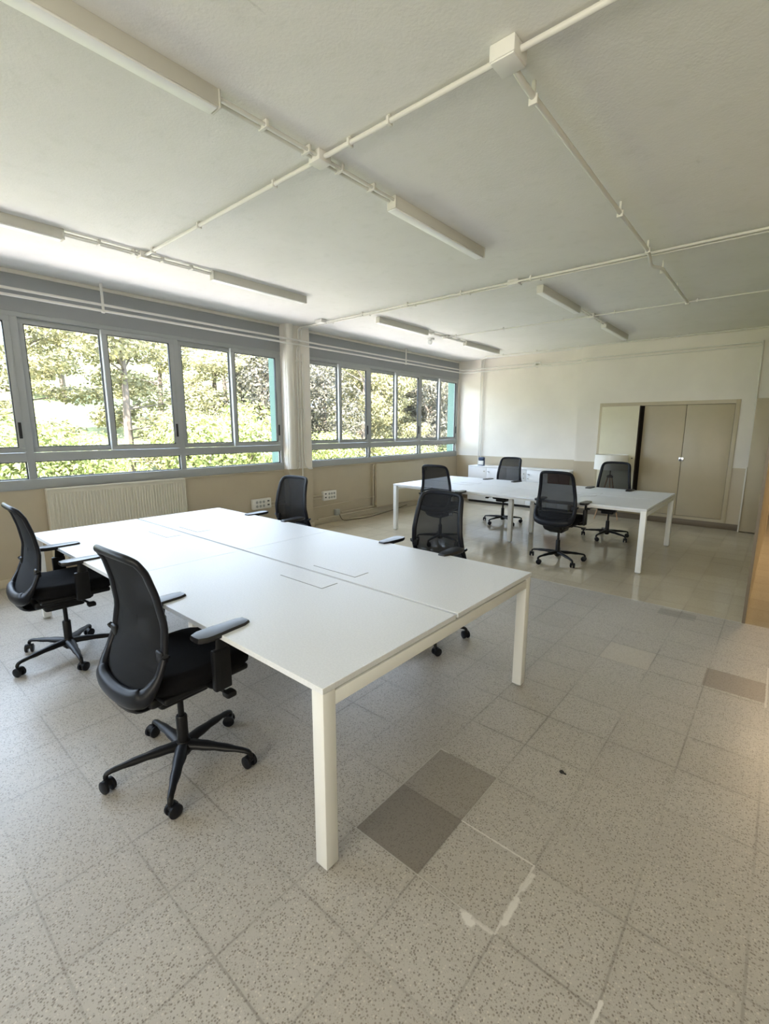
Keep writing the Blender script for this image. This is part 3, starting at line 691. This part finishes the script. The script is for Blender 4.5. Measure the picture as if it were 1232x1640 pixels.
# ------------------------------------------------------------------ task chairs
def back_y(x, z):
    prof = [(.40, -.235), (.45, -.262), (.52, -.258), (.60, -.228), (.70, -.185), (.82, -.166), (.95, -.182), (1.04, -.205), (1.09, -.225), (1.13, -.262)]
    for (a, ya), (c, yc) in zip(prof, prof[1:]):
        if z <= c: t = max(0, (z-a)/(c-a)); break
    else: t = 1
    t2 = t
    return ya+(yc-ya)*t2+.030*min(1.3, (abs(x)/.25))**2*(1 if z < 1.05 else max(.3, 1-(z-1.05)*8))
def make_chair():
    rt = thing('task_chair', '', 'office chair')
    # contour of the back
    half = [(0, 1.128), (.10, 1.126), (.155, 1.118), (.190, 1.095), (.207, 1.05), (.218, .96), (.232, .84), (.245, .72), (.251, .63), (.243, .56), (.212, .505), (.14, .478), (.06, .470)]
    cont = half+[(0, .468)]+[(-x, z) for x, z in reversed(half[1:])]
    cont = [(v.x, v.z) for v in smooth_path([(x, 0, z) for x, z in cont], 4, closed=True)]
    inset = []
    pts, rad, ups = [], [], []
    N = len(cont)
    for i, (x, z) in enumerate(cont):
        lo = max(0., min(1., (.62-z)/.13)); hi = max(0., min(1., (z-1.02)/.09))
        wdt = .021+.022*lo-.004*hi; th = .013+.016*lo
        px, pz = cont[i-1]; nx, nz = cont[(i+1) % N]
        tx, tz = nx-px, nz-pz; l = math.hypot(tx, tz); ix, iz = tz/l, -tx/l     # inward normal
        if ix*(-x)+iz*(.8-z) < 0: ix, iz = -ix, -iz
        cx_, cz_ = x+ix*wdt, z+iz*wdt
        pts.append((cx_, back_y(cx_, cz_)-(.010*lo), cz_)); rad.append((wdt, th)); inset.append((x+ix*wdt*1.3, z+iz*wdt*1.3))
        ups.append(Vector((0, 1, 0)))
    b = B(); bm_sweep(b, pts, rad, 12, up=ups, closed=True); obj('back_frame', b, 'black_gloss', rt, 70)
    # mesh panel: rings of the contour shrunk towards the centre
    b = B(); cx0, cz0 = 0, .80; rings = []
    for f in (1, .85, .7, .5, .3, .12):
        rings.append([b.verts.new((cx0+(x-cx0)*f, back_y(cx0+(x-cx0)*f, cz0+(z-cz0)*f)+.002, cz0+(z-cz0)*f)) for x, z in inset])
    for A, Bq in zip(rings, rings[1:]):
        for k in range(N): b.faces.new((A[k], A[(k+1) % N], Bq[(k+1) % N], Bq[k]))
    b.faces.new(rings[-1]); obj('back_mesh', b, 'mesh', rt, 80)
    # lumbar support bar with its two side grips
    b = B(); P_ = [(x, back_y(x, .63)+.014, .63) for x in [-.20+.4*k/12 for k in range(13)]]
    bm_sweep(b, P_, (.004, .010), 8, up=(0, 0, 1))
    lb = obj('lumbar_support', b, 'black_plastic', rt)
    for s_ in (-1, 1):
        b = B(); yb = back_y(.215, .70); bm_box(b, s_*.212-.026, s_*.212+.026, yb-.016, yb+.014, .670, .722, .008, 3); bm_sweep(b, [(s_*.225, yb, .695), (s_*.252, yb-.004, .704), (s_*.262, yb-.010, .714)], [(.012, .010), (.016, .010), (.012, .008)], 8)
        obj('lumbar_grip', b, 'black_plastic', lb)
    # spine that carries the back
    b = B(); bm_sweep(b, smooth_path([(0, -.240, .52), (0, -.250, .465), (0, -.21, .425), (0, -.10, .425), (0, .02, .44)], 4), [(.115-.002*k, .024) for k in range(17)], 12, up=[Vector((0, 1, .2))]*5+[Vector((0, .6, .8))]*4+[Vector((0, 0, 1))]*8)
    obj('back_bracket', b, 'black_plastic', rt)
    # seat cushion
    b = B(); rings = []; n = 40
    def sup(a, hx, hy, e=4.5):
        c, s_ = math.cos(a), math.sin(a); r = (abs(c/hx)**e+abs(s_/hy)**e)**(-1/e); return r*c, r*s_
    for f, z in ((.10, .432), (.80, .432), (.93, .438), (.985, .455), (1., .475), (.985, .494), (.93, .506), (.80, .510), (.5, .507), (.1, .505)):
        ring = []
        for k in range(n):
            x, y = sup(2*math.pi*k/n, .245, .245)
            x *= f; y *= f; yy = y+.035; dz = .063 - .014*max(0, (yy-.14)/.14)**2 + (.012*(abs(x)/.245)**2 if z > .5 else 0)
            if z > .5 and y < -.1: dz += .006
            ring.append(b.verts.new((x*(1-.05*max(0, -y/.245)), yy, z+dz)))
        rings.append(ring)
    for A, Bq in zip(rings, rings[1:]):
        for k in range(n): b.faces.new((A[k], A[(k+1) % n], Bq[(k+1) % n], Bq[k]))
    b.faces.new(list(reversed(rings[0]))); b.faces.new(rings[-1]); st = obj('seat', b, 'black_fabric', rt, 70)
    b = B(); bm_box(b, -.215, .215, -.17, .24, .470, .500, .012, 3); obj('seat_shell', b, 'black_plastic', st)
    b = B(); bm_box(b, -.085, .085, -.13, .11, .374, .43, .018, 3); bm_box(b, -.125, .125, -.19, .16, .42, .475, .022, 3); obj('mechanism', b, 'black_plastic', rt)
    b = B(); bm_sweep(b, smooth_path([(.10, .05, .445), (.20, .075, .44), (.25, .09, .43)], 3), .008, 8); bm_box(b, .235, .285, .075, .125, .410, .438, .009, 2); obj('adjustment_lever', b, 'black_plastic', rt)
    b = B(); bm_sweep(b, [(-.10, -.02, .445), (-.24, -.02, .445)], .006, 8); bm_sweep(b, [(-.22, -.02, .445), (-.255, -.02, .445)], .011, 10); obj('tension_crank', b, 'black_plastic', rt)
    # armrests
    for s_ in (-1, 1):
        b = B()
        bm_sweep(b, smooth_path([(s_*.12, .05, .480), (s_*.21, .05, .478), (s_*.262, .052, .488), (s_*.277, .055, .515), (s_*.278, .06, .62), (s_*.274, .072, .728)], 4), [(.034, .013)]*8+[(.034, .014)]*8+[(.030, .012)]*5, 12,
                 up=[Vector((0, 0, 1))]*5+[Vector((-s_*.5, 0, .8))]*4+[Vector((-s_, 0, 0))]*12)
        bm_box(b, s_*.278-.017, s_*.278+.017, .016, .098, .475, .665, .008, 2)
        ar = obj('armrest', b, 'black_plastic', rt)
        b = B(); rings = []
        for f, z in ((.4, .729), (.9, .729), (1., .735), (1., .746), (.93, .754), (.5, .756)):
            rings.append([b.verts.new((s_*.272+sup(2*math.pi*k/28, .047, .130, 5)[0]*f*(1-.10*(math.sin(2*math.pi*k/28))), .072+sup(2*math.pi*k/28, .047, .130, 5)[1]*(1-(1-f)*.35), z)) for k in range(28)])
        for A, Bq in zip(rings, rings[1:]):
            for k in range(28): b.faces.new((A[k], A[(k+1) % 28], Bq[(k+1) % 28], Bq[k]))
        b.faces.new(list(reversed(rings[0]))); b.faces.new(rings[-1]); obj('arm_pad', b, 'arm_pad', ar, 50)
    # gas column and five star base
    b = B(); bm_lathe(b, [(.014, .25), (.014, .380)], n=16); bm_lathe(b, [(.024, .055), (.026, .10), (.026, .255), (.022, .262)], n=20); obj('gas_column', b, 'black_plastic', rt)
    b = B(); bm_lathe(b, [(.030, .062), (.040, .075), (.042, .105), (.030, .13)], n=24); obj('hub', b, 'black_plastic', rt)
    random.seed(5)
    for k in range(5):
        a = 2*math.pi*k/5; c, s_ = math.cos(a), math.sin(a)
        prof = [(.02, .105, .034, .022), (.07, .107, .030, .020), (.16, .103, .023, .016), (.26, .094, .016, .012), (.305, .088, .014, .011), (.325, .078, .012, .011), (.33, .062, .010, .010)]
        b = B(); bm_sweep(b, smooth_path([(r*c, r*s_, z) for r, z, _, _ in prof], 2), [(prof[min(i//2, 6)][2], prof[min(i//2, 6)][3]) for i in range(13)], 10)
        obj('base_leg', b, 'black_plastic', rt, 60)
        sw = random.uniform(-1.2, 1.2)+a; ux, uy = math.cos(sw), math.sin(sw)
        cs = B(); o_ = Vector((.33*c, .33*s_, 0))
        bm_sweep(cs, [o_+Vector((0, 0, .075)), o_+Vector((0, 0, .055))], .009, 10)
        ctr = o_+Vector((-uy*.012, ux*.012, .030))
        bm_sweep(cs, [ctr+Vector((ux*-.010, uy*-.010, .014)), ctr+Vector((ux*.010, uy*.010, .014))], (.022, .018), 12)
        cst = obj('caster', cs, 'black_plastic', rt)
        for t in (-1, 1):
            wl = B(); q0 = ctr+Vector((ux, uy, 0))*t*.009; q1 = ctr+Vector((ux, uy, 0))*t*.026
            P_ = [q0, q0.lerp(q1, .15), q0.lerp(q1, .8), q1]
            bm_sweep(wl, P_, [.026, .030, .030, .025], 20, up=(0, 0, 1)); obj('wheel', wl, 'black_gloss', cst)
    return rt
chair0 = make_chair()
CHAIRS = [  # x, y, seat heading, base heading, label
    (3.83, .555, 2.5, 180, 'black task chair nearest the camera, its back turned'),
    (2.13, .555, -1.8, -76, 'black task chair at the left edge, beside the nearest chair'),
    (3.88, 2.47, 180.6, -40, 'black task chair facing the camera behind the right half of the foreground desk'),
    (2.08, 2.47, 183.7, 20, 'black task chair in front of the window pier behind the foreground desk'),
    (3.88, 5.29, .2, 177, 'black task chair with its back to the camera, in full view at the far desk'),
    (2.25, 5.13, 5.5, -158, 'black task chair at the far desk, partly hidden by the chair in front'),
    (3.99, 7.00, 181, -172, 'black task chair behind the far desk, in front of the tripod lamp'),
    (2.28, 7.02, 175.7, -177, 'black task chair behind the far desk, in front of the low white cabinets'),
]
for i, (x, y, a, ba, lab) in enumerate(CHAIRS):
    c = chair0 if i == 0 else copy_tree(chair0)
    c.location = (x, y, 0); c.rotation_euler = (0, 0, R(a)); c['label'] = lab; c['group'] = 'black task chairs round the desks'
    for ch in c.children:
        if ch.name.split('.')[0] in ('base_leg', 'caster'): ch.rotation_euler = (0, 0, R(ba-a))
b = B(); bm_lathe(b, [(.010, 0), (.012, .003), (.006, .009)], (5.246, 1.691, 0), 7); bm_box(b, 5.255, 5.268, 1.685, 1.693, 0, .004, .001)
tag(obj('debris', b, 'gasket'), 'tiny dark crumb lying alone on the floor right of the desk', 'debris')

# ------------------------------------------------------------------ outside: slope, cars, trees
def ground_z(x, y):
    d = -x
    s = max(0., min(1., (y*1.0-d*.55-7)/7.)); s = s*s*(3-2*s)        # 0 = hillside on the left, 1 = car park side
    hill = -1.0+max(0, d-3.5)*.14+max(0, d-11)*.10
    park = -1.35+max(0, d-15)*.14
    return hill*(1-s)+park*s+.12*math.sin(x*.9+y*.6)*min(1, d/8)
b = B(); NX, NY = 46, 60; V = []
for i in range(NX+1):
    x = -.95-60*(i/NX)**1.5
    V.append([b.verts.new((x, -25+100*j/NY, ground_z(x, -25+100*j/NY))) for j in range(NY+1)])
for i in range(NX):
    for j in range(NY): b.faces.new((V[i][j], V[i][j+1], V[i+1][j+1], V[i+1][j]))
struct(obj('ground', b, 'grass', smooth=80), 'grassy hillside outside the windows', 'ground')
b = B(); bm_box(b, -6.4, -.27, -20, 24, -1.25, -.80); struct(obj('reflector', b, 'reflector'), 'added pale paving along the building', 'reflector')  # unseen pale slab added to throw sunlight up onto the ceiling

def leaf_cloud(b, blobs, n, size, rnd, flat=.0):
    tot = sum(r[3]**2 for r in blobs)
    for (cx, cy_, cz, r, rz) in blobs:
        m = int(n*r*r/tot)
        for _ in range(m):
            v = Vector((rnd.gauss(0, 1), rnd.gauss(0, 1), rnd.gauss(0, 1))).normalized()
            k = rnd.uniform(.45, 1.)**.6*(1+.18*math.sin(v.x*5+cx*3)*math.sin(v.y*6+v.z*5))
            p = Vector((cx+v.x*r*k, cy_+v.y*r*k, cz+v.z*rz*k))
            nrm = (v+Vector((rnd.uniform(-1, 1), rnd.uniform(-1, 1), rnd.uniform(-.4, 1.2)))*.9).normalized()
            t = nrm.orthogonal().normalized(); t.rotate(Matrix.Rotation(rnd.uniform(0, 6.28), 3, nrm)); u = nrm.cross(t)
            s_ = size*rnd.uniform(.6, 1.3); w_ = s_*rnd.uniform(.35, .7)
            b.faces.new([b.verts.new(p+t*s_), b.verts.new(p+u*w_), b.verts.new(p-t*s_), b.verts.new(p-u*w_)])
def make_tree(seed, h, kind, name):
    rnd = random.Random(seed); rt = thing(name, '', 'tree')
    tr = B(); lean = rnd.uniform(-.3, .3)
    if kind == 'shrub':
        blobs = [(rnd.uniform(-.6, .6)*h*.5, rnd.uniform(-.6, .6)*h*.5, h*rnd.uniform(.3, .7), h*rnd.uniform(.25, .42), h*rnd.uniform(.25, .38)) for _ in range(9)]
        for k in range(5):
            a = k*1.26; bm_sweep(tr, [(0, 0, -.3), (math.cos(a)*h*.15, math.sin(a)*h*.15, h*.3), (math.cos(a)*h*.3, math.sin(a)*h*.3, h*.65)], [.05, .035, .012], 6)
        n, sz = 5200, h*.024
    elif kind == 'pine':
        top = (lean, lean*.5, h*.80)
        bm_sweep(tr, smooth_path([(0, 0, -.6), (lean*.3, 0, h*.3), (lean*.8, lean*.4, h*.6), top], 4), [.17*h/7*(1-.055*i) for i in range(13)], 8)
        blobs = []
        for k in range(20):
            a = rnd.uniform(0, 6.28); z = h*rnd.uniform(.10, .96); rr = h*rnd.uniform(.10, .33)*(1.15-.6*(z/h-.3))
            x, y = math.cos(a)*rr, math.sin(a)*rr
            bm_sweep(tr, [(lean*z/h, 0, z*.85), (x*.6, y*.6, z*.95), (x, y, z)], [.05, .03, .012], 5)
            blobs.append((x, y, z, h*rnd.uniform(.10, .17), h*rnd.uniform(.06, .10)))
        n, sz = 10500, h*.0125
    else:
        bm_sweep(tr, smooth_path([(0, 0, -.6), (lean*.3, .1, h*.25), (lean, 0, h*.55)], 4), [.16*h/6*(1-.06*i) for i in range(9)], 8)
        blobs = []
        for k in range(16):
            a = rnd.uniform(0, 6.28); z = h*rnd.uniform(.25, .88); rr = h*.30*rnd.uniform(.3, 1.)*math.sin(min(1, (z/h))*2.6)
            x, y = math.cos(a)*rr, math.sin(a)*rr
            bm_sweep(tr, [(0, 0, z*.7), (x*.6, y*.6, z*.9), (x, y, z)], [.05, .03, .012], 5)
            blobs.append((x, y, z, h*rnd.uniform(.13, .20), h*rnd.uniform(.11, .17)))
        n, sz = 9000, h*.013
    obj('trunk', tr, 'bark', rt)
    fb = B(); leaf_cloud(fb, blobs, n, sz, rnd)
    me = bpy.data.meshes.new('foliage'); fb.to_mesh(me); fb.free()
    me.materials.append(M[{'shrub': 'leaf_bright', 'pine': 'leaf_pine', 'oak': 'leaf_dark'}[kind]])
    o = bpy.data.objects.new('foliage', me); C.objects.link(o); o.parent = rt
    return rt
rnd = random.Random(11)
protos = {'shrub': [make_tree(1, 3., 'shrub', 'shrub'), make_tree(2, 3., 'shrub', 'shrub')],
          'pine': [make_tree(3, 8., 'pine', 'pine_tree'), make_tree(4, 8., 'pine', 'pine_tree'), make_tree(5, 8., 'pine', 'pine_tree')],
          'oak': [make_tree(6, 7., 'oak', 'oak_tree'), make_tree(7, 7., 'oak', 'oak_tree')]}
used = {}
CXW, CYW = 5.873, -.347
# (kind, y where the sight line crosses the window wall, distance beyond the wall, scale)
SPOTS = [('pine', -.6, 11, 1.0), ('pine', .9, 14, 1.05), ('shrub', 1.35, 8.5, .8), ('pine', 1.9, 11, .95), ('pine', 2.3, 17, 1.1), ('shrub', 2.8, 8, .9), ('pine', 3.05, 13, 1.0), ('shrub', 3.35, 9, 1.1),
         ('oak', 3.85, 11, 1.05), ('oak', 4.15, 15, 1.1), ('pine', 1.3, 23, 1.25), ('pine', 3.2, 22, 1.25), ('pine', -.2, 20, 1.2), ('pine', 4.5, 22, 1.2),
         ('oak', 4.95, 12, 1.0), ('pine', 5.35, 16, 1.1), ('pine', 5.9, 12.5, 1.0), ('pine', 6.4, 16, 1.15), ('pine', 6.75, 12.5, 1.0), ('oak', 7.3, 14, 1.15), ('shrub', 6.9, 9.5, .9), ('shrub', 7.7, 10, .8),
         ('oak', 7.95, 12, 1.05), ('oak', 8.35, 16, 1.2), ('pine', 8.75, 13, 1.1), ('pine', 9.3, 18, 1.3), ('pine', 5.6, 24, 1.3), ('pine', 7.1, 24, 1.35), ('oak', 6.2, 20, 1.3), ('pine', 8.2, 25, 1.4),
         ('shrub', 5.2, 9, .7), ('shrub', 8.8, 10, .8), ('pine', 10.2, 14, 1.2), ('shrub', .5, 9, .9), ('pine', -2.4, 13, 1.1), ('pine', -1.6, 19, 1.2)]
PANES = [(-9, -.66, 'left of the frame'), (-.66, .94, 'at the left edge of the photo'), (.94, 1.74, 'in the first full pane of the near window'), (1.74, 2.54, 'in the second full pane of the near window'),
         (2.54, 3.32, 'in the third full pane of the near window'), (3.32, 4.4, 'through the pane left of the pier'), (4.4, 5.35, 'through the pane right of the pier'), (5.35, 6.1, 'through the second pane of the far window'),
         (6.1, 6.88, 'through the third pane of the far window'), (6.88, 7.68, 'through the fourth pane of the far window'), (7.68, 8.4, 'through the fifth pane of the far window'), (8.4, 20, 'through the last pane by the far corner')]
seen = {}
for kind, yw, d, sc_ in SPOTS:
    k = (CXW+d)/CXW; y = CYW+(yw-CYW)*k
    L = protos[kind]; i = used.get(kind, 0); used[kind] = i+1
    t = L[i] if i < len(L) else copy_tree(L[i % len(L)])
    gz = ground_z(-d, y)-.1
    if kind != 'shrub': sc_ = (1.608+.183*(CXW+d)*1.10*rnd.uniform(.95, 1.12)-gz)/{'pine': 7.9, 'oak': 6.7}[kind]
    t.location = (-d, y, gz); t.scale = (max(sc_, .85)*(1 if kind == 'shrub' else 1.0),)*2+(sc_,); t.rotation_euler = (0, 0, rnd.uniform(0, 6.28))
    where = [p[2] for p in PANES if p[0] <= yw < p[1]][0]
    nm = {'shrub': 'bright green shrub', 'pine': 'yellow-green pine', 'oak': 'dark leafy tree'}[kind]
    dist = 'close to the building' if d < 10.5 else ('in the middle distance' if d < 15.5 else ('further up the slope' if d < 21 else 'farthest up the slope'))
    rk = sorted(q[2] for q in SPOTS if q[0] == kind and [p[2] for p in PANES if p[0] <= q[1] < p[1]][0] == where)
    rank = '' if len(rk) == 1 else ('nearest ', 'second nearest ', 'farthest ')[rk.index(d) if len(rk) == 3 else (0, 2)[rk.index(d)]]
    t['label'] = '%s%s outside, seen %s' % (rank, nm, where); t['category'] = 'shrub' if kind == 'shrub' else 'tree'
    t['group'] = {'shrub': 'shrubs on the slope outside', 'pine': 'pines on the slope outside', 'oak': 'dark trees on the slope outside'}[kind]

def make_car():
    rt = thing('car', '', 'car')
    body = [(-2.05, .35), (-2.1, .62), (-1.95, .88), (-1.1, .98), (-.55, 1.40), (.95, 1.44), (1.65, 1.02), (2.02, .92), (2.1, .6), (2.05, .35)]
    b = B(); secs = []
    for y, f in ((-.84, .93), (-.80, .98), (-.62, 1.), (.62, 1.), (.80, .98), (.84, .93)):
        secs.append([b.verts.new((x*(.99 if abs(y) > .8 else 1), y*(.86 if z > 1.1 else 1), .35+(z-.35)*f)) for x, z in body])
    for A, Bq in zip(secs, secs[1:]):
        for k in range(len(body)): b.faces.new((A[k], A[(k+1) % len(body)], Bq[(k+1) % len(body)], Bq[k]))
    b.faces.new(secs[0]); b.faces.new(list(reversed(secs[-1]))); obj('body', b, 'car_white', rt, 30)
    b = B(); bm_box(b, -.62, .95, -.745, .745, 1.06, 1.33, .04); obj('side_windows', b, 'car_glass', rt)
    for x in (-1.3, 1.3):
        for y in (-.78, .78):
            b = B(); bm_lathe(b, [(.31, -.1), (.32, -.06), (.32, .06), (.31, .1)], (x, y, .32), 20, 'y'); obj('wheel', b, 'tyre', rt)
    return rt
car = make_car()
for i, (px_y, d, rz, lab) in enumerate(((7.0, 10.8, 62, 'white parked car outside, seen low through the middle of the far window'), (8.35, 12.4, 60, 'white parked car outside, seen low through the last pane of the far window'))):
    c = car if i == 0 else copy_tree(car)
    k = (CXW+d)/CXW; y = CYW+(px_y-CYW)*k
    c.location = (-d, y, ground_z(-d, y)+.02); c.rotation_euler = (0, 0, R(rz)); c['label'] = lab; c['group'] = 'white cars parked outside'
